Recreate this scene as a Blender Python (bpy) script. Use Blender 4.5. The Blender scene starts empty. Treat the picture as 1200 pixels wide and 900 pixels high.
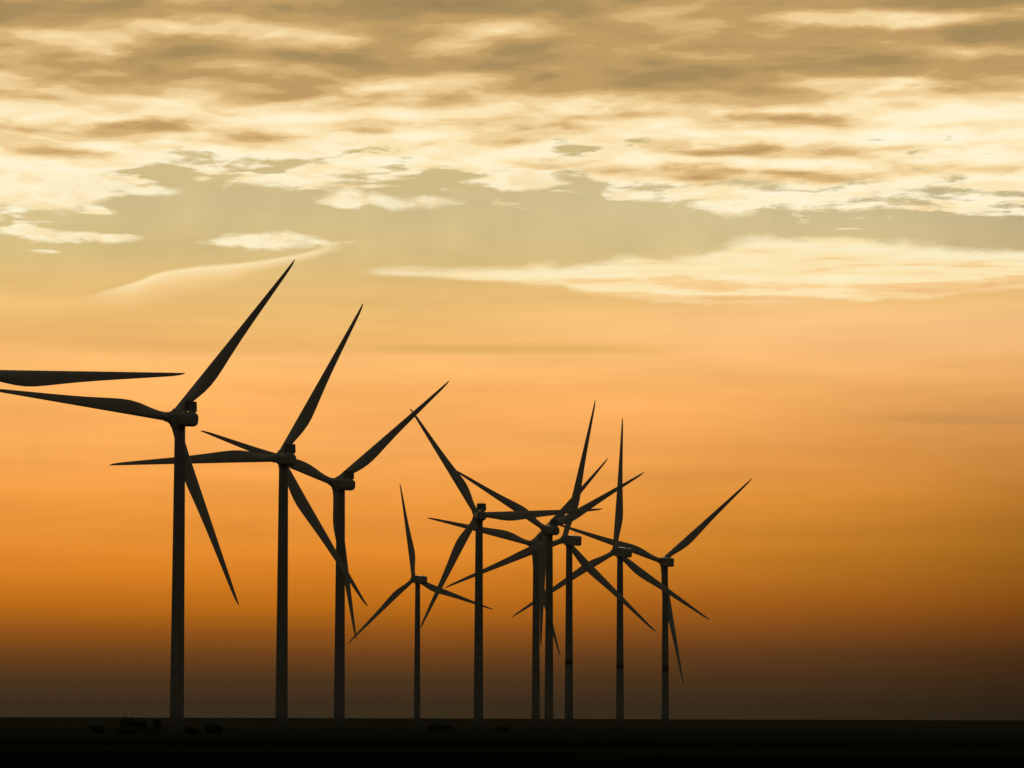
import bpy, bmesh, math, random
from mathutils import Vector, Matrix
R_ = math.radians
sc = bpy.context.scene
C = sc.collection

# ------------------------------------------------------------------ helpers
def tag(o, label=None, cat=None, group=None, kind=None):
    if label: o["label"] = label
    if cat: o["category"] = cat
    if group: o["group"] = group
    if kind: o["kind"] = kind
    return o

def mesh_obj(name, bm, mat, parent=None, smooth=True, mw=None):
    me = bpy.data.meshes.new(name)
    bm.normal_update()
    bm.to_mesh(me); bm.free()
    me.materials.append(mat)
    for p in me.polygons: p.use_smooth = smooth
    o = bpy.data.objects.new(name, me); C.objects.link(o)
    if parent: o.parent = parent
    if mw is not None: o.matrix_local = mw
    return o

def place_copy(src, parent, mw):
    o = src.copy(); C.objects.link(o); o.parent = parent; o.matrix_local = mw
    return o

def loft(bm, rings, cap0=True, cap1=True):
    vs = [[bm.verts.new(p) for p in r] for r in rings]
    n = len(vs[0])
    for a, b in zip(vs, vs[1:]):
        for i in range(n):
            j = (i + 1) % n
            bm.faces.new((a[i], a[j], b[j], b[i]))
    if cap0: bm.faces.new(list(reversed(vs[0])))
    if cap1: bm.faces.new(vs[-1])
    return vs

def tube(bm, pts, radii, n=8):
    rings = []
    for k, p in enumerate(pts):
        p = Vector(p)
        d = (Vector(pts[min(k + 1, len(pts) - 1)]) - Vector(pts[max(k - 1, 0)])).normalized()
        a = d.orthogonal().normalized(); b = d.cross(a)
        rings.append([p + radii[k] * (math.cos(t) * a + math.sin(t) * b)
                      for t in [2 * math.pi * i / n for i in range(n)]])
    loft(bm, rings)

def box(bm, x0, x1, y0, y1, z0, z1):
    v = [bm.verts.new((x, y, z)) for z in (z0, z1) for y in (y0, y1) for x in (x0, x1)]
    for f in ((0, 2, 3, 1), (4, 5, 7, 6), (0, 1, 5, 4), (2, 6, 7, 3), (0, 4, 6, 2), (1, 3, 7, 5)):
        bm.faces.new([v[i] for i in f])

# ------------------------------------------------------------------ node expressions
def lin(c):
    out = []
    for v in c:
        v /= 255.0
        out.append(v / 12.92 if v <= 0.04045 else ((v + 0.055) / 1.055) ** 2.4)
    return (out[0], out[1], out[2], 1.0)

class G:
    """tiny arithmetic over shader sockets"""
    nt = None
    def __init__(s, sock): s.s = sock
    @staticmethod
    def math(op, *a, clamp=False):
        n = G.nt.nodes.new("ShaderNodeMath"); n.operation = op; n.use_clamp = clamp
        for i, v in enumerate(a):
            if isinstance(v, G): G.nt.links.new(v.s, n.inputs[i])
            else: n.inputs[i].default_value = float(v)
        return G(n.outputs[0])
    def __add__(s, o): return G.math("ADD", s, o)
    __radd__ = __add__
    def __sub__(s, o): return G.math("SUBTRACT", s, o)
    def __rsub__(s, o): return G.math("SUBTRACT", o, s)
    def __mul__(s, o): return G.math("MULTIPLY", s, o)
    __rmul__ = __mul__
    def __truediv__(s, o): return G.math("DIVIDE", s, o)
    def __rtruediv__(s, o): return G.math("DIVIDE", o, s)
    def max(s, o): return G.math("MAXIMUM", s, o)
    def min(s, o): return G.math("MINIMUM", s, o)
    def sat(s): return G.math("ADD", s, 0.0, clamp=True)
def mapr(v, a, b, c=0.0, d=1.0, smooth=True):
    n = G.nt.nodes.new("ShaderNodeMapRange")
    n.interpolation_type = "SMOOTHSTEP" if smooth else "LINEAR"; n.clamp = True
    G.nt.links.new(v.s, n.inputs["Value"])
    for k, x in (("From Min", a), ("From Max", b), ("To Min", c), ("To Max", d)):
        n.inputs[k].default_value = x
    return G(n.outputs["Result"])
def vec(x, y, z=0.0):
    n = G.nt.nodes.new("ShaderNodeCombineXYZ")
    for i, v in enumerate((x, y, z)):
        if isinstance(v, G): G.nt.links.new(v.s, n.inputs[i])
        else: n.inputs[i].default_value = float(v)
    return G(n.outputs[0])
def noise(v, scale, detail=6, rough=0.55, dist=0.0, dims="3D"):
    n = G.nt.nodes.new("ShaderNodeTexNoise"); n.noise_dimensions = dims
    n.inputs["Scale"].default_value = scale; n.inputs["Detail"].default_value = detail
    n.inputs["Roughness"].default_value = rough; n.inputs["Distortion"].default_value = dist
    G.nt.links.new(v.s, n.inputs["Vector"])
    return G(n.outputs["Fac"])
def curve(v, pts, x0, x1, y0, y1):
    """piecewise curve through pts, v limited to x0..x1"""
    t = mapr(v, x0, x1, 0, 1, smooth=False)
    n = G.nt.nodes.new("ShaderNodeFloatCurve")
    cu = n.mapping.curves[0]
    P = [((x - x0) / (x1 - x0), (y - y0) / (y1 - y0)) for x, y in pts]
    while len(cu.points) < len(P): cu.points.new(0.5, 0.5)
    for p, q in zip(cu.points, P): p.location = q
    n.mapping.update()
    G.nt.links.new(t.s, n.inputs["Value"])
    return G(n.outputs[0]) * (y1 - y0) + y0
def ramp(v, stops, interp="EASE"):
    n = G.nt.nodes.new("ShaderNodeValToRGB"); r = n.color_ramp; r.interpolation = interp
    stops = sorted(stops)
    while len(r.elements) < len(stops): r.elements.new(0.5)
    for e, (p, c) in zip(r.elements, stops): e.position = p
    for e, (p, c) in zip(r.elements, stops): e.position = p; e.color = c
    G.nt.links.new(v.s, n.inputs[0])
    return G(n.outputs[0])
def mix(f, a, b, mode="MIX"):
    n = G.nt.nodes.new("ShaderNodeMix"); n.data_type = "RGBA"; n.blend_type = mode
    for k, v in ((0, f), (6, a), (7, b)):
        if isinstance(v, G): G.nt.links.new(v.s, n.inputs[k])
        elif k == 0: n.inputs[0].default_value = v
        else: n.inputs[k].default_value = v
    return G(n.outputs[2])
def grey(v):
    n = G.nt.nodes.new("ShaderNodeCombineColor")
    for i in range(3): G.nt.links.new(v.s, n.inputs[i])
    return G(n.outputs[0])

# ------------------------------------------------------------------ sky
SUN_EL, SUN_AZ = R_(9.5), R_(1.5)
def build_sky():
    w = bpy.data.worlds.new("World"); sc.world = w; w.use_nodes = True
    nt = w.node_tree; nt.nodes.clear(); G.nt = nt
    tc = nt.nodes.new("ShaderNodeTexCoord")
    sep = nt.nodes.new("ShaderNodeSeparateXYZ"); nt.links.new(tc.outputs["Generated"], sep.inputs[0])
    x, y, z = (G(sep.outputs[i]) for i in range(3))
    az = G.math("ARCTAN2", x, y)
    el = G.math("ARCSINE", z)
    # angles in units of 1/4500 rad: X grows to the east of north, Y falls from 842 at the horizon
    X = az * 4500.0 + 600.0
    Y = 842.0 - el * 4500.0
    # ---- cloud-deck coordinates: a flat layer seen in perspective
    zz = z.max(0.03)
    qx, qy = x / zz, y / zz
    q = vec(qx, qy)
    sx = X / 100.0; sy = Y / 100.0
    # ---- clear dusk air: dusty brown at the horizon, orange, gold, then khaki
    def bg(stops):
        return ramp(mapr(Y, 842, -58, 0, 1, smooth=False), [((842 - p) / 900.0, lin(c)) for p, c in stops], "LINEAR")
    left = bg([(842, (57, 45, 29)), (825, (59, 45, 29)), (795, (78, 53, 28)), (768, (110, 66, 27)), (742, (146, 83, 25)),
               (708, (190, 109, 24)), (672, (216, 127, 36)), (645, (231, 141, 48)), (590, (242, 156, 66)), (525, (251, 172, 90)),
               (460, (248, 176, 97)), (425, (253, 190, 114)), (405, (245, 186, 110)), (385, (240, 188, 112)), (362, (243, 195, 120)), (335, (230, 190, 121)), (300, (216, 190, 130)),
               (240, (212, 191, 141)), (100, (205, 180, 115)), (-58, (180, 155, 100))])
    right = bg([(842, (51, 41, 26)), (825, (56, 42, 27)), (795, (72, 49, 27)), (765, (93, 58, 28)), (735, (130, 75, 27)),
                (705, (161, 92, 26)), (645, (195, 124, 37)), (585, (219, 142, 54)), (525, (237, 160, 80)), (455, (249, 179, 102)),
                (385, (254, 198, 132)), (355, (243, 194, 124)), (325, (232, 194, 126)), (300, (221, 196, 141)), (260, (214, 194, 146)), (220, (205, 188, 141)), (100, (195, 172, 112)),
                (-58, (170, 148, 95))])
    base = mix(mapr(X, 430, 1000), left, right)
    # the glow dies away to the east side, low down
    side = mapr(X, 860, 1420, 0, 1) * mapr(Y, 380, 640, 0.16, 1)
    base = mix(1.0, base, grey(1.0 - side * 0.52), "MULTIPLY")
    # soft horizontal dust streaks
    st = noise(vec(sx * 0.33, sy * 3.0), 1.0, 5, 0.5)
    st2 = noise(vec(sx * 0.12 + 7.0, sy * 1.4), 1.0, 3, 0.5)
    amp = mapr(Y, 800, 520) * mapr(Y, 300, 350)
    base = mix(1.0, base, grey(1.0 + ((st - 0.5) * 0.34 + (st2 - 0.5) * 0.38 - 0.015) * (amp * 0.85 + 0.15)), "MULTIPLY")
    # two thin grey dust lines low in the east
    ln = mapr(noise(vec(sx * 0.5, sy * 9.0), 1.0, 4), 0.35, 0.6) * mapr(X, 980, 1120) * mapr(Y, 482, 492) * mapr(Y, 506, 496)
    base = mix(ln * 0.38, base, lin((178, 134, 78)))
    # and one long faint bar across the gold
    bar = Y + (st2 - 0.5) * 16.0
    base = mix(mapr(bar, 400, 410) * mapr(bar, 420, 412) * mapr(X, 60, 240) * mapr(X, 860, 640) * mapr(st, 0.30, 0.60), base, lin((226, 176, 98)))
    # faint crepuscular shafts in the gap
    sh = noise(vec((X - 640.0) / (Y + 900.0) * 13.0, 0.0), 1.0, 2, 0.5)
    gap = mapr(Y, 195, 250) * mapr(Y, 360, 290)
    base = mix(1.0, base, grey(1.0 + (sh - 0.5) * gap * 0.22), "MULTIPLY")

    gv = noise(vec(sx * 0.8 + 3.0, sy * 1.6), 1.0, 4, 0.5)
    base = mix(1.0, base, grey(1.0 + (gv - 0.55) * gap * 0.30 - mapr(X, 900, 1150) * gap * 0.10), "MULTIPLY")
    # ---- main cloud deck
    wob = noise(q, 0.9, 4, 0.5)
    n1 = noise(q, 2.3, 8, 0.56, 0.25)
    n2 = noise(vec(qx + 31.0, qy), 6.5, 6, 0.6, 0.4)
    soft = noise(vec(qx * 0.9 + 11.0, qy * 1.0), 3.0, 3, 0.48, 0.2)
    rqx, rqy = qx * 1.4 + 5.0, qy + qx * 0.10
    rows = noise(vec(rqx, rqy), 4.8, 4, 0.47, 0.25)
    rows_s = noise(vec(rqx, rqy + 0.07), 4.8, 4, 0.47, 0.25)
    fine = noise(vec(sx * 2.2, sy * 6.0), 1.0, 6, 0.58, 0.3)
    P = vec(X + (soft - 0.5) * 90.0 + (n2 - 0.5) * 40.0, Y + (n1 - 0.5) * 26.0 + (fine - 0.5) * 16.0)
    def blobs(items):
        acc = None
        for cx, cy, rx, ry, k in items:
            m = G.nt.nodes.new("ShaderNodeVectorMath"); m.operation = "MULTIPLY_ADD"
            G.nt.links.new(P.s, m.inputs[0])
            m.inputs[1].default_value = (1.0 / rx, 1.0 / ry, 0); m.inputs[2].default_value = (-cx / rx, -cy / ry, 0)
            l = G.nt.nodes.new("ShaderNodeVectorMath"); l.operation = "LENGTH"; G.nt.links.new(m.outputs[0], l.inputs[0])
            v = mapr(G(l.outputs["Value"]), 1.35, 0.1, 0.0, k)
            acc = v if acc is None else acc + v
        return acc
    edge = curve(X, [(-400, 235), (0, 252), (95, 247), (150, 228), (220, 201), (300, 208), (420, 210), (520, 210), (600, 216),
                     (660, 205), (720, 226), (800, 240), (860, 250), (960, 250), (1060, 241), (1200, 240), (1600, 230)],
                 -400, 1600, 150, 300)
    d = Y - edge + (wob - 0.5) * 22.0
    bias = curve(d, [(-420, 0.9), (-120, 0.8), (-60, 0.42), (-30, 0.26), (-12, 0.15), (0, 0.03), (14, -0.09), (45, -0.5), (90, -1.6)], -420, 90, -2, 1)
    # openings of greenish sky in the bright zone
    holes = blobs([(440, 178, 42, 6, 0.42), (690, 178, 50, 8, 0.62), (765, 168, 50, 8, 0.55), (180, 208, 60, 9, 0.35), (120, 222, 60, 8, 0.2),
                   (310, 203, 30, 6, 0.2), (800, 252, 40, 6, 0.3), (600, 218, 60, 5, 0.2)])
    dens = (n1 - 0.5) * 0.9 + (n2 - 0.5) * 1.25 + (rows - 0.5) * 0.6 + (fine - 0.5) * 0.7 + bias - holes
    a_deck = mapr(dens, -0.07, 0.17)
    # thickness seen against the light: thin cloud glows, thick cloud is tan to umber
    thick = curve(Y + (wob - 0.5) * 46.0 + (soft - 0.5) * 30.0, [(-300, 0.62), (-60, 0.68), (40, 0.64), (90, 0.60), (112, 0.49), (134, 0.28), (165, 0.20), (210, 0.16), (260, 0.12)], -300, 260, 0, 1)
    thin = blobs([(80, 58, 130, 20, 0.26), (205, 36, 120, 14, 0.20), (370, 54, 90, 14, 0.20), (250, 4, 150, 14, 0.22), (535, 58, 50, 18, 0.22), (600, 32, 80, 16, 0.16),
                  (14, 100, 90, 14, 0.14), (310, 84, 120, 12, 0.14), (475, 104, 80, 12, 0.18), (560, 92, 80, 10, 0.12), (1010, 101, 95, 9, 0.20), (1050, 97, 60, 7, 0.12), (1090, 25, 200, 14, 0.22), (1000, 22, 110, 12, 0.12),
                  (740, 120, 80, 12, 0.14), (1160, 66, 80, 12, 0.10), (1100, 160, 140, 40, 0.08), (90, 182, 110, 8, 0.10)])
    dark = blobs([(75, 160, 120, 16, 0.26), (215, 156, 90, 13, 0.24), (290, 168, 80, 12, 0.20), (70, 186, 90, 10, 0.20), (640, 156, 120, 13, 0.24), (935, 143, 120, 13, 0.30), (845, 178, 80, 12, 0.26), (930, 178, 90, 12, 0.22),
                  (850, 208, 130, 14, 0.28), (975, 207, 80, 12, 0.24), (560, 168, 80, 10, 0.16), (1110, 200, 110, 20, 0.18), (1030, 180, 80, 12, 0.18), (430, 150, 70, 10, 0.16), (740, 200, 60, 9, 0.16),
                  (1150, 10, 140, 20, 0.10), (1170, 46, 120, 20, 0.20), (560, 4, 140, 16, 0.16), (930, 75, 180, 18, 0.10)])
    band = mapr(Y, 120, 170)
    T = thick + (soft - 0.5) * 0.50 + (rows - 0.5) * (0.56 + 0.24 * band) + (rows - rows_s) * 0.24 + (n1 - 0.5) * 0.26 + (fine - 0.5) * 0.10 - thin + dark
    tone = ramp(mapr(T, -0.1, 1.1, 0, 1, smooth=False),
                [(0.0, lin((255, 247, 220))), (0.20, lin((255, 241, 203))), (0.31, lin((253, 229, 180))), (0.40, lin((240, 208, 152))),
                 (0.50, lin((215, 178, 120))), (0.60, lin((192, 156, 101))), (0.74, lin((168, 140, 92))), (1.0, lin((128, 113, 78)))])
    # the thin rim of the deck is seen partly through
    col = mix(a_deck, base, tone)

    # ---- spindle-shaped streak of cloud in the east
    f1 = noise(vec(sx * 1.3, sy * 5.0), 1.0, 6, 0.55, 0.3)
    f2 = noise(vec(sx * 0.55 + 4.0, sy * 7.5), 1.0, 6, 0.55, 0.2)
    top = curve(X, [(400, 322), (430, 319), (560, 316), (640, 310), (700, 304), (800, 300), (850, 286), (900, 277), (1000, 277), (1090, 284), (1200, 298), (1500, 320), (1700, 335)], 400, 1700, 260, 380)
    bot = curve(X, [(400, 316), (430, 322), (550, 329), (640, 339), (720, 349), (830, 359), (920, 361), (1050, 354), (1200, 347), (1500, 343), (1700, 330)], 400, 1700, 260, 380)
    tk = ((bot - top) / 40.0).max(0.0).min(1.0)
    m = ((Y - top) / 8.0).min((bot - Y) / 5.0) + (f1 - 0.5) * 4.0 * (tk + 0.25) + (1.0 - tk) * 0.55
    a_s = mapr(m, -0.35, 1.5) * mapr(X, 420, 450) * mapr(X, 1700, 1350)
    s_tone = ramp(mapr((f2 - 0.5) * 1.9 + (f1 - 0.5) * 0.5 + (Y - top) / (bot - top).max(6.0) * 0.36 + 0.21, 0, 1, 0, 1, smooth=False),
                  [(0.1, lin((255, 241, 200))), (0.40, lin((255, 232, 180))), (0.60, lin((250, 210, 150))), (0.9, lin((238, 188, 124)))])
    col = mix(a_s * 0.9, col, s_tone)

    # ---- small detached clouds in the gap
    small = blobs([(312, 288, 72, 12, 1.25), (40, 232, 84, 24, 1.9), (412, 234, 52, 11, 1.2), (500, 238, 52, 12, 0.8), (602, 210, 56, 13, 1.7),
                   (130, 222, 60, 12, 0.8), (22, 278, 40, 8, 1.15), (95, 283, 84, 7, 1.1), (50, 301, 24, 5, 0.8), (345, 216, 70, 9, 0.9),
                   (742, 230, 34, 9, 1.1), (390, 290, 24, 4, 0.7), (862, 243, 40, 12, 0.9), (185, 228, 40, 8, 0.7)])
    f3 = noise(vec(sx * 3.2, sy * 8.0), 1.0, 5, 0.5, 0.3)
    a_c = mapr(small + (f3 - 0.5) * 1.0, 0.16, 0.95) * mapr(small, 0.0, 0.2)
    col = mix(a_c * 0.93, col, mix(mapr(f3 + (soft - 0.5) * 0.6, 0.35, 0.62), lin((252, 228, 180)), lin((255, 242, 204))))
    # ---- sweeping wisp in the west
    wy = curve(X, [(60, 362), (100, 352), (150, 338), (190, 324), (230, 317), (280, 312), (340, 303), (390, 292), (420, 288)], 60, 420, 260, 380)
    dd = Y - wy + (f1 - 0.5) * 5.0
    wid = curve(X, [(60, 10), (130, 28), (190, 36), (260, 28), (300, 14), (360, 10), (420, 7)], 60, 420, 0, 40)
    a_w = mapr(dd, -2.5, 2.5) * (1.0 - (dd / wid).max(0.0).min(1.0)) * mapr(X, 80, 170) * mapr(X, 410, 370)
    col = mix(a_w * 0.95, col, mix((dd / 18.0).max(0.0).min(1.0), lin((255, 232, 180)), lin((255, 212, 148))))

    # ---- sky dimmed away from the veiled sun, shaped to keep the turbines in silhouette
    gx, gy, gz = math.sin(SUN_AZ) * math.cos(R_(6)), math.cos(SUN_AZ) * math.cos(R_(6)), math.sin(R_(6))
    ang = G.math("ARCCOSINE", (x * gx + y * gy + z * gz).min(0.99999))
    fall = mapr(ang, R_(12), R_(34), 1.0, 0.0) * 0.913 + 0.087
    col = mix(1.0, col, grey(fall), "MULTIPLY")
    cool = mapr(ang, R_(14), R_(40))  # cool tint added to the out-of-view sky to set the silhouettes' tone
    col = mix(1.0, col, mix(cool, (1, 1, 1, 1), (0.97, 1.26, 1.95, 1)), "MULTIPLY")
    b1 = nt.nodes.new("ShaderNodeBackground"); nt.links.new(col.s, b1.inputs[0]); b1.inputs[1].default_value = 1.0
    # ---- clear-air twilight above and behind the deck
    sky = nt.nodes.new("ShaderNodeTexSky"); sky.sky_type = "NISHITA"; sky.sun_disc = False
    sky.sun_elevation = SUN_EL; sky.sun_rotation = SUN_AZ; sky.dust_density = 4.0; sky.air_density = 1.5
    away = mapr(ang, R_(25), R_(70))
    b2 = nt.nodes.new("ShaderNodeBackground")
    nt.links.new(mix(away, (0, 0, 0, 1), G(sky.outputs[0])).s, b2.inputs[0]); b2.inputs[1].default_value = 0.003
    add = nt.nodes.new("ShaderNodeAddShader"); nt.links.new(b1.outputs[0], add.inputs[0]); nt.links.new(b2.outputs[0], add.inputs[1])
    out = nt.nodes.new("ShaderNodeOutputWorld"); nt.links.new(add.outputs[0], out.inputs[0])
    w.cycles.sampling_method = "MANUAL"; w.cycles.sample_map_resolution = 1024
build_sky()

# ------------------------------------------------------------------ materials
def new_mat(name):
    m = bpy.data.materials.new(name); m.use_nodes = True
    G.nt = m.node_tree
    b = m.node_tree.nodes["Principled BSDF"]
    return m, b
def paint(name, c, rough=0.55, var=0.12, scale=0.35):
    m, b = new_mat(name)
    tc = m.node_tree.nodes.new("ShaderNodeTexCoord"); v = G(tc.outputs["Object"])
    n = noise(v, scale, 6, 0.6)
    c2 = tuple(k * (1 - var * 2) for k in c)
    m.node_tree.links.new(ramp(n, [(0.3, (*c2, 1)), (0.62, (*c, 1))]).s, b.inputs["Base Color"])
    b.inputs["Roughness"].default_value = rough; b.inputs["Specular IOR Level"].default_value = 0.25
    return m
M_tower = paint("weathered_white_tower_paint", (0.31, 0.31, 0.295), 0.6, 0.05, 0.25)
M_blade = paint("light_grey_gelcoat", (0.62, 0.61, 0.58), 0.5, 0.04)
M_nac = paint("light_grey_fibreglass", (0.46, 0.455, 0.43), 0.45)
M_dark = paint("dark_radiator_metal", (0.10, 0.10, 0.10), 0.5)
M_cool = paint("grey_cooler_metal", (0.46, 0.46, 0.44), 0.5)
M_band = paint("dull_red_marking_paint", (0.19, 0.145, 0.125), 0.6)
def ground_mat():
    m, b = new_mat("farmland_soil_and_stubble"); nt = m.node_tree
    g = nt.nodes.new("ShaderNodeNewGeometry"); s = nt.nodes.new("ShaderNodeSeparateXYZ")
    nt.links.new(g.outputs["Position"], s.inputs[0]); x, y = G(s.outputs[0]), G(s.outputs[1])
    big = noise(vec(x * 0.0016, y * 0.0040), 1.0, 3)
    fine = noise(vec(x * 0.05, y * 0.05), 1.0, 8, 0.65)
    rows = noise(vec(x * 0.006, y * 0.045), 1.0, 5, 0.6)
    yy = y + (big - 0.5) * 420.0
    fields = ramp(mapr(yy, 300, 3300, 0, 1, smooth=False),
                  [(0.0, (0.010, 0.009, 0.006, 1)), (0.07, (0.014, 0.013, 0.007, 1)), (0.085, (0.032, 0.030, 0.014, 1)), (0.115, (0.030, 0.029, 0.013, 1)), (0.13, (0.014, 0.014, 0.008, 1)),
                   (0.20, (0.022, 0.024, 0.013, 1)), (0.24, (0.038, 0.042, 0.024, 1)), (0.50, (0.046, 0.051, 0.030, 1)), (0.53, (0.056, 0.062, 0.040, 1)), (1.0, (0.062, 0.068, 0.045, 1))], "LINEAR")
    c = mix(1.0, fields, grey((fine - 0.5) * 1.3 + (rows - 0.5) * 1.2 + 1.0), "MULTIPLY")
    nt.links.new(c.s, b.inputs["Base Color"])
    b.inputs["Roughness"].default_value = 1.0; b.inputs["Specular IOR Level"].default_value = 0.0
    bump = nt.nodes.new("ShaderNodeBump"); bump.inputs["Strength"].default_value = 0.5; bump.inputs["Distance"].default_value = 0.3
    nt.links.new(fine.s, bump.inputs["Height"]); nt.links.new(bump.outputs[0], b.inputs["Normal"])
    return m
M_ground = ground_mat()
M_leaf = paint("dark_shrub_leaves", (0.075, 0.085, 0.045), 0.8, 0.2, 1.2); 
M_wood = paint("grey_brown_twigs", (0.08, 0.065, 0.05), 0.9)

# ------------------------------------------------------------------ ground: one sheet out past the horizon
def build_ground():
    bm = bmesh.new(); rnd = random.Random(4)
    ph = [rnd.uniform(0, 6.28) for _ in range(8)]
    def h(x, y):
        r = math.hypot(x, y)
        a = 0.10 * math.sin(x * 0.011 + ph[0]) * math.sin(y * 0.013 + ph[1]) + 0.14 * math.sin(x * 0.0037 + ph[2] + y * 0.004)
        k = min(1.0, max(0.0, (r - 2600) / 3000.0))
        a += k * (1.2 * math.sin(x * 0.0021 + ph[3]) * math.sin(y * 0.0006 + ph[4]) + 0.8 * math.sin(x * 0.0052 + ph[5]) + 1.2)
        return a * min(1.0, r / 60.0) - 0.12
    radii = [0.0] + [3 * 1.075 ** i for i in range(138)]
    n = 240; prev = None
    for r in radii:
        if r == 0: ring = [bm.verts.new((0, 0, h(0, 0)))]
        else: ring = [bm.verts.new((r * math.sin(2 * math.pi * i / n), r * math.cos(2 * math.pi * i / n),
                                    h(r * math.sin(2 * math.pi * i / n), r * math.cos(2 * math.pi * i / n)))) for i in range(n)]
        if prev:
            for i in range(n):
                j = (i + 1) % n
                if len(prev) == 1: bm.faces.new((prev[0], ring[j], ring[i]))
                else: bm.faces.new((prev[i], prev[j], ring[j], ring[i]))
        prev = ring
    bmesh.ops.recalc_face_normals(bm, faces=bm.faces[:])
    o = mesh_obj("ground", bm, M_ground)
    if o.data.polygons[10].normal.z < 0: o.data.flip_normals()
    tag(o, kind="structure", label="flat dark farmland running to the horizon")
    return h
GH = build_ground()

# ------------------------------------------------------------------ wind turbine pieces
def airfoil(n, t):
    """closed section, chord 0..1 along x (0 = leading edge), thickness t along y"""
    pts = []
    for i in range(n):
        a = 2 * math.pi * i / n
        x = 0.5 * (1 - math.cos(a)); s = 1 if a < math.pi else -1
        yt = 5 * t * (0.2969 * math.sqrt(x) - 0.126 * x - 0.3516 * x * x + 0.2843 * x ** 3 - 0.1036 * x ** 4)
        pts.append((x, s * yt + 0.03 * (1 - (2 * x - 1) ** 2) * min(1, t * 3)))
    return pts
PROFILE = [(0.012, 2.30, 1.0, 0.0), (0.045, 2.30, 1.0, 0.0), (0.08, 2.38, 0.85, 0.1), (0.12, 2.72, 0.62, 0.4), (0.16, 3.20, 0.46, 0.75), (0.20, 3.62, 0.36, 0.95),
           (0.245, 3.88, 0.30, 1.0), (0.29, 3.86, 0.27, 1.0), (0.35, 3.56, 0.25, 1), (0.42, 3.12, 0.23, 1), (0.50, 2.66, 0.21, 1), (0.58, 2.28, 0.2, 1), (0.66, 1.95, 0.19, 1),
           (0.74, 1.64, 0.18, 1), (0.82, 1.34, 0.18, 1), (0.89, 1.06, 0.17, 1), (0.94, 0.84, 0.17, 1), (0.975, 0.58, 0.17, 1), (0.992, 0.34, 0.17, 1), (1.0, 0.08, 0.17, 1)]
def make_blade(R, slim=1.0):
    """span +Z, trailing edge towards +X, upwind +Y"""
    bm = bmesh.new(); n = 28; rings = []
    for t, ch, th, k in PROFILE:
        ch = ch * (0.65 + 0.35 * R / 54.0) * (1 if t < 0.06 else slim)
        sec = airfoil(n, min(th, 0.5)); le = -1.15 * (1 - t) * (0.65 + 0.35 * R / 54.0)
        tw = R_(13) * max(0.0, 1 - t / 0.85) ** 1.6 * k
        pitch_c = le + 0.32 * ch
        ring = []
        for i, (ax, ay) in enumerate(sec):
            a = 2 * math.pi * i / n
            cx, cy = 0.5 * (1 - math.cos(a)), 0.5 * math.sin(a)
            px = le + ch * (ax * k + cx * (1 - k)); py = ch * (ay * k + cy * (1 - k))
            dx = px - pitch_c
            ring.append((pitch_c + dx * math.cos(tw) + py * math.sin(tw), -dx * math.sin(tw) + py * math.cos(tw), t * R))
        rings.append(ring)
    loft(bm, rings)
    bmesh.ops.recalc_face_normals(bm, faces=bm.faces[:])
    return mesh_obj("blade", bm, M_blade)

def make_hub():
    """spinner: lathe about +Y with three short root collars"""
    bm = bmesh.new(); n = 28
    prof = [(-1.75, 1.45), (-1.6, 1.62), (-0.9, 1.78), (0.0, 1.85), (0.8, 1.74), (1.4, 1.46), (1.85, 1.02), (2.12, 0.5), (2.2, 0.08)]
    loft(bm, [[(r * math.cos(2 * math.pi * i / n), yy, r * math.sin(2 * math.pi * i / n)) for i in range(n)] for yy, r in prof])
    for k in range(3):
        a = k * 2 * math.pi / 3
        b = Vector((math.sin(a), 0, math.cos(a)))
        tube(bm, [b * 0.6, b * 2.1, b * 2.25], [1.36, 1.34, 1.22], 20)
    bmesh.ops.recalc_face_normals(bm, faces=bm.faces[:])
    return mesh_obj("hub", bm, M_nac)

def rounded(w, z0, z1, r, n=5):
    pts = []
    for cx, cz, a0 in ((w - r, z1 - r, 0), (-w + r, z1 - r, 90), (-w + r, z0 + r, 180), (w - r, z0 + r, 270)):
        for i in range(n + 1):
            a = R_(a0 + 90.0 * i / n); pts.append((cx + r * math.cos(a), cz + r * math.sin(a)))
    return pts
def make_nacelle(rear, zb, zt, hw, rr):
    bm = bmesh.new()
    st = [(-1.78, 0.62), (-2.2, 0.86), (-3.0, 1.0), (-rear + 1.9, 1.0), (-rear + 1.1, 0.97), (-rear + 0.5, 0.89), (-rear + 0.15, 0.76), (-rear, 0.58)]
    zc = (zb + zt) / 2; rings = []
    for yy, k in st:
        rings.append([(px * k, yy, zc + (pz - zc) * k) for px, pz in rounded(hw, zb, zt, rr)])
    loft(bm, rings)
    # yaw collar that sits on the tower
    tube(bm, [(0, -4.6, zb - 0.75), (0, -4.6, zb + 0.5)], [1.5, 1.62], 24)
    # roof seam rails and rear hatch lip
    box(bm, -hw * 0.55, -hw * 0.5, -rear + 2.6, -3.2, zt - 0.05, zt + 0.03)
    box(bm, hw * 0.5, hw * 0.55, -rear + 2.6, -3.2, zt - 0.05, zt + 0.03)
    bmesh.ops.recalc_face_normals(bm, faces=bm.faces[:])
    o = mesh_obj("nacelle", bm, M_nac)
    for p in o.data.polygons: p.use_smooth = len(p.vertices) == 4 and p.area < 1.2
    return o
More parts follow.
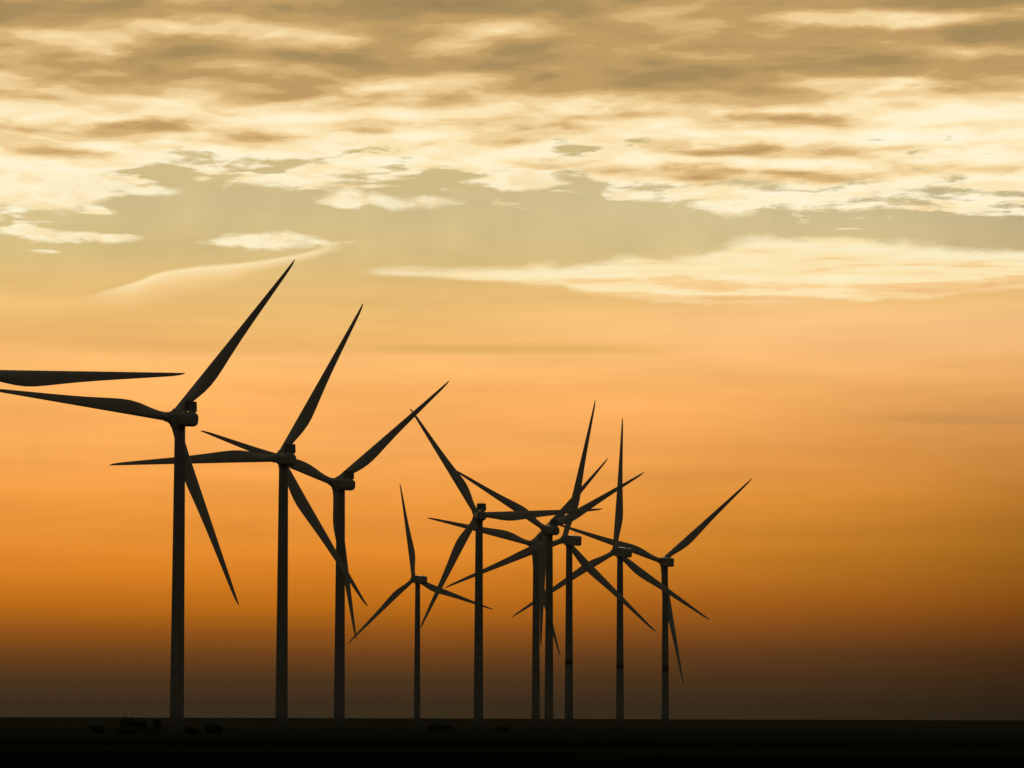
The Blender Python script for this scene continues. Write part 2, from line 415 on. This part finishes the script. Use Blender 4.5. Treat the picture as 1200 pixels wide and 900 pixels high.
def make_cooler(rear, zt):
    """free-standing radiator wall across the rear of the roof"""
    bm = bmesh.new(); y0, y1 = -rear + 0.9, -rear + 1.55; z0, z1 = zt + 0.13, zt + 2.85; w0 = 1.95
    # tapered frame (wider at the foot)
    for s in (-1, 1):
        v = [(s * w0, y0, z0), (s * (w0 - 0.22), y0, z1), (s * (w0 - 0.45), y0, z1), (s * (w0 - 0.25), y0, z0)]
        a = [bm.verts.new(p) for p in v]; b = [bm.verts.new((p[0], y1, p[2])) for p in v]
        bm.faces.new(a); bm.faces.new(list(reversed(b)))
        for i in range(4):
            j = (i + 1) % 4; bm.faces.new((a[i], b[i], b[j], a[j]))
    box(bm, -w0 + 0.23, w0 - 0.23, y0 + 0.01, y1 - 0.01, z1 - 0.22, z1 - 0.003)
    box(bm, -w0 + 0.25, w0 - 0.25, y0 + 0.01, y1 - 0.01, z0 + 0.003, z0 + 0.2)
    for i in range(13):
        xx = -1.62 + i * 0.27
        box(bm, xx - 0.045, xx + 0.045, y0 + 0.06, y1 - 0.06, z0 + 0.2, z1 - 0.22)
    box(bm, -w0 + 0.3, w0 - 0.3, (y0 + y1) / 2 - 0.03, (y0 + y1) / 2 + 0.03, z0 + 0.19, z1 - 0.21)
    box(bm, -1.75, -0.9, y0 + 0.15, y1 - 0.15, zt - 0.1, z0 + 0.002)
    box(bm, -0.35, 1.7, y0 + 0.15, y1 - 0.15, zt - 0.1, z0 + 0.002)
    bmesh.ops.recalc_face_normals(bm, faces=bm.faces[:])
    return mesh_obj("cooler", bm, M_cool, smooth=False)
def make_mast(yb, zb, h):
    """pair of thin wind-sensor rods on one foot bar"""
    bm = bmesh.new()
    box(bm, -0.75, 0.75, yb - 0.06, yb + 0.06, zb - 0.05, zb + 0.08)
    for xx, hh in ((-0.6, h), (0.6, h * 0.8)):
        tube(bm, [(xx, yb, zb), (xx, yb, zb + hh)], [0.075, 0.05], 8)
        box(bm, xx - 0.2, xx + 0.2, yb - 0.05, yb + 0.05, zb + hh, zb + hh + 0.1)
    bmesh.ops.recalc_face_normals(bm, faces=bm.faces[:])
    return mesh_obj("wind_sensor", bm, M_dark, smooth=False)
def make_tower(H):
    bm = bmesh.new(); n = 40
    def rad(z): return 1.95 + (1.43 - 1.95) * (max(z, 0.0) / H) ** 0.9
    def ring(z, e=0.0): return [((rad(z) + e) * math.cos(2 * math.pi * j / n), (rad(z) + e) * math.sin(2 * math.pi * j / n), z) for j in range(n)]
    loft(bm, [ring(H * k / 12.0 - (0.8 if k == 0 else 0)) for k in range(13)])
    # welded flange lips between the sections and the foot ring, 4 cm and 20 cm proud
    for z, hgt, e in ((H * 0.26, 0.16, 0.04), (H * 0.51, 0.16, 0.04), (H * 0.76, 0.16, 0.04)):
        loft(bm, [ring(z, -0.06), ring(z, e)], False, False)
        loft(bm, [ring(z, e), ring(z + hgt, e)], False, False)
        loft(bm, [ring(z + hgt, e), ring(z + hgt, -0.06)], False, False)
    return mesh_obj("tower", bm, M_tower), rad
def make_band(rad):
    bm = bmesh.new(); n = 40; rings = []
    for z, e in ((29.0, -0.05), (29.0, 0.03), (32.0, 0.03), (32.0, -0.05)):
        r = rad(z) + e; rings.append([(r * math.cos(2 * math.pi * j / n), r * math.sin(2 * math.pi * j / n), z) for j in range(n)])
    loft(bm, rings, False, False)
    return mesh_obj("marking_band", bm, M_band)

HUB_Z, OV = 84.5, 4.6
# x, distance, yaw of the rotor axis, rotor radius, phase of the first blade, tilt, cone, type, label
TURBINES = [
 (-124.98, 893.9, 24.9, 52.96, 87.31, 5.0, -0.7, "cooler", "wind turbine cut off by the left edge, only one level blade reaching into view"),
 (-89.00, 1026.9, 30.9, 55.19, 35.26, 8.5, -2.7, "cooler", "largest wind turbine with its whole tower in view, first tower from the left"),
 (-70.52, 1184.6, 20.5, 54.81, 26.21, 7.2, -2.3, "cooler", "second turbine tower from the left, its level blade crossing behind the largest tower"),
 (-58.56, 1314.8, 28.7, 54.99, 47.01, 9.4, -1.4, "cooler", "third turbine tower from the left, one blade hanging down along its own tower"),
 (-53.90, 2211.9, 30.4, 56.19, -12.85, 4.7, -0.4, "plain", "smallest wind turbine, its hub far below its neighbours, one blade almost upright"),
 (-12.74, 1509.8, 8.8, 50.02, -33.67, 3.1, -1.5, "cooler", "turbine right of the smallest one, one blade leaning up left, one level rightward"),
 (11.40, 1767.6, 24.0, 54.54, 41.23, 7.6, -0.3, "cooler", "left one of the two nearly touching turbine towers amid crossing blades"),
 (16.08, 1630.0, 19.8, 50.33, 59.29, 8.6, -1.1, "cooler", "right one of the two nearly touching turbine towers, two blades spread like a V"),
 (25.93, 1723.4, 28.7, 64.58, 9.09, 7.1, -1.8, "plain", "wind turbine just right of the close tower pair, long blade pointing up above the tangle"),
 (52.10, 1842.0, 30.2, 64.56, -0.44, 5.7, -0.6, "plain", "second wind turbine from the right, with one blade standing exactly upright"),
 (78.40, 1958.2, 18.5, 64.41, 46.95, 7.1, -1.0, "plain", "rightmost wind turbine, one long blade reaching out up right into empty sky"),
]
GROUP = "wind turbines standing on the plain at dusk"
protos = {}
def once(key, fn):
    """first use returns the new object, later uses a copy sharing its mesh"""
    if key not in protos:
        protos[key] = fn(); return protos[key]
    o = protos[key].copy(); C.objects.link(o)
    for k in ("label",):
        if k in o: del o[k]
    return o
TOW_H = HUB_Z - 2.1 - 0.55
RAD = {}
def tower_fn():
    o, rad = make_tower(TOW_H); RAD["f"] = rad
    return o
for (tx, ty, psi, R, phi, tilt, cone, typ, label) in TURBINES:
    root = bpy.data.objects.new("wind_turbine", None); C.objects.link(root)
    root.location = (tx, ty, 0.0); root.empty_display_size = 4
    tag(root, label, "wind turbine", GROUP)
    psi, phi, tilt, cone = R_(psi), R_(phi), R_(tilt), R_(cone)
    def attach(o, parent, m):
        o.parent = parent; o.matrix_local = m; return o
    attach(once("tower", tower_fn), root, Matrix.Identity(4))
    if typ == "plain" and R > 60:
        attach(once("band", lambda: make_band(RAD["f"])), root, Matrix.Identity(4))
    a = Vector((-math.sin(psi) * math.cos(tilt), math.cos(psi) * math.cos(tilt), math.sin(tilt)))
    r = Vector((math.cos(psi), math.sin(psi), 0)); u = r.cross(a)
    c = Vector((0, 0, HUB_Z)) + a * OV
    F = Matrix(((r.x, a.x, u.x, c.x), (r.y, a.y, u.y, c.y), (r.z, a.z, u.z, c.z), (0, 0, 0, 1)))
    # nacelle keeps a gentler slope than the rotor axis
    tn = min(tilt, R_(5))
    an = Vector((-math.sin(psi) * math.cos(tn), math.cos(psi) * math.cos(tn), math.sin(tn))); un = r.cross(an)
    cn = c
    N = Matrix(((r.x, an.x, un.x, cn.x), (r.y, an.y, un.y, cn.y), (r.z, an.z, un.z, cn.z), (0, 0, 0, 1)))
    if typ == "cooler":
        nac = attach(once("nac_c", lambda: make_nacelle(12.9, -2.15, 1.75, 1.85, 1.3)), root, N)
        attach(once("cooler", lambda: make_cooler(11.6, 1.75)), nac, Matrix.Identity(4))
        attach(once("mast_c", lambda: make_mast(-10.38, 4.58, 0.9)), nac, Matrix.Identity(4))
    else:
        nac = attach(once("nac_p", lambda: make_nacelle(13.2, -2.25, 2.2, 1.95, 0.4)), root, N)
        attach(once("mast_p", lambda: make_mast(-10.9, 2.18, 1.7)), nac, Matrix.Identity(4))
    attach(once("hub", make_hub), root, F @ Matrix.Rotation(phi, 4, "Y"))
    for k in range(3):
        b = once("blade%.2f" % R, lambda: make_blade(R))
        attach(b, root, F @ Matrix.Rotation(phi + k * 2 * math.pi / 3, 4, "Y") @ Matrix.Rotation(-cone, 4, "X"))

# ------------------------------------------------------------------ shrubs and small trees on the plain
def shrub_pieces(seed, n_leaf):
    """unit shrub about 1 m tall and 1.4 m wide: leaf clumps on forked stems"""
    rnd = random.Random(seed)
    lobes = [(rnd.uniform(-0.5, 0.5), rnd.uniform(-0.45, 0.45), rnd.uniform(0.12, 0.62), rnd.uniform(0.2, 0.36)) for _ in range(11)]
    bm = bmesh.new()
    for _ in range(n_leaf):
        lx, ly, lz, lr = rnd.choice(lobes)
        d = Vector((rnd.gauss(0, 1), rnd.gauss(0, 1), rnd.gauss(0, 1))).normalized() * lr * rnd.uniform(0.3, 1.12) ** 0.6
        p = Vector((lx, ly, lz)) + d
        if p.z < -0.04: continue
        s = rnd.uniform(0.03, 0.06)
        e1 = Vector((rnd.gauss(0, 1), rnd.gauss(0, 1), rnd.gauss(0, 1))).normalized(); e2 = e1.orthogonal().normalized()
        bm.faces.new([bm.verts.new(p + e1 * s), bm.verts.new(p + e2 * s * 0.55), bm.verts.new(p - e1 * s), bm.verts.new(p - e2 * s * 0.55)])
    st = bmesh.new()
    for lx, ly, lz, lr in lobes:
        tube(st, [(lx * 0.12, ly * 0.12, -0.1), (lx * 0.5, ly * 0.5, lz * 0.5), (lx, ly, lz)], [0.03, 0.02, 0.008], 6)
    return bm, st
sprotos = {}
def shrub(name, X, D, w, h, seed, label, cat, group):
    root = bpy.data.objects.new(name, None); C.objects.link(root)
    x = (X - 600.0) / 4500.0 * D
    root.location = (x, D, GH(x, D)); root.scale = (w / 1.5, w / 1.5, h); root.rotation_euler = (0, 0, seed * 1.7)
    tag(root, label, cat, group)
    k = seed % 4
    names = ("crown", "trunk") if name == "tree" else ("foliage", "stem")
    if k not in sprotos:
        a, b = shrub_pieces(k + 11, 2600)
        sprotos[k] = (mesh_obj(names[0], a, M_leaf, smooth=False), mesh_obj(names[1], b, M_wood))
        parts = sprotos[k]
    else:
        parts = []
        for src, nm in zip(sprotos[k], names):
            o = src.copy(); C.objects.link(o); o.name = nm; parts.append(o)
    for o in parts: o.parent = root; o.matrix_local = Matrix.Identity(4)
gs = "dark shrubs scattered on the plain"
shrub("shrub", 150.5, 1500, 5.4, 6.0, 0, "dark bush breaking the horizon left of the tallest tower, the farther left of two bumps", "bush", gs)
shrub("shrub", 187.0, 1480, 5.0, 5.9, 1, "dark bush breaking the horizon close to the left of the tallest tower", "bush", gs)
shrub("shrub", 168.0, 1460, 6.5, 4.6, 2, "low dark bush between the two bumps on the left horizon", "bush", gs)
shrub("shrub", 118.0, 1150, 6.5, 3.0, 3, "dark bush on the plain farthest to the left, below the horizon", "bush", gs)
shrub("shrub", 152.0, 1080, 8.0, 2.7, 0, "wide dark bush on the plain left of the tallest tower's foot", "bush", gs)
shrub("shrub", 181.0, 1060, 6.5, 2.9, 1, "dark bush on the plain closest to the left of the tallest tower's foot", "bush", gs)
shrub("shrub", 226.0, 1120, 5.5, 2.6, 2, "dark bush on the plain just right of the tallest tower's foot", "bush", gs)
shrub("shrub", 253.0, 1180, 7.8, 3.3, 3, "rounded dark bush between the first and second tower feet from the left", "bush", gs)
shrub("shrub", 516.0, 1420, 10.5, 3.2, 0, "wide dark bush just right of the smallest turbine's foot", "bush", gs)
shrub("shrub", 591.0, 1500, 8.5, 2.3, 1, "low dark bush between the middle turbine feet, left of the tower pair", "bush", gs)

# ------------------------------------------------------------------ veiled low sun behind the clouds
sd = bpy.data.lights.new("sun", "SUN"); sd.energy = 0.35; sd.angle = R_(10); sd.color = (1.0, 0.78, 0.5)
so = bpy.data.objects.new("sun", sd); C.objects.link(so)
dirv = Vector((math.sin(SUN_AZ) * math.cos(SUN_EL), math.cos(SUN_AZ) * math.cos(SUN_EL), math.sin(SUN_EL)))
so.rotation_euler = dirv.to_track_quat("Z", "Y").to_euler(); so.location = (0, 500, 300)

# ------------------------------------------------------------------ camera
cam = bpy.data.cameras.new("camera"); co = bpy.data.objects.new("camera", cam); C.objects.link(co)
cam.sensor_width = 36; cam.lens = 135.0; cam.clip_start = 1.0; cam.clip_end = 120000
pitch = math.atan((842 - 450) / 4500.0)
co.matrix_world = Matrix.Translation((0, 0, 4.8)) @ Matrix.Rotation(R_(90) + pitch, 4, "X") @ Matrix.Rotation(R_(0.19), 4, "Z")
sc.camera = co

vs = sc.view_settings
sc.display_settings.display_device = "sRGB"
vs.view_transform = "Standard"; vs.look = "None"; vs.exposure = 0.0; vs.gamma = 1.0; vs.use_curve_mapping = False
sc.cycles.max_bounces = 4
sc.cycles.use_adaptive_sampling = True; sc.cycles.adaptive_threshold = 0.015; sc.cycles.adaptive_min_samples = 10
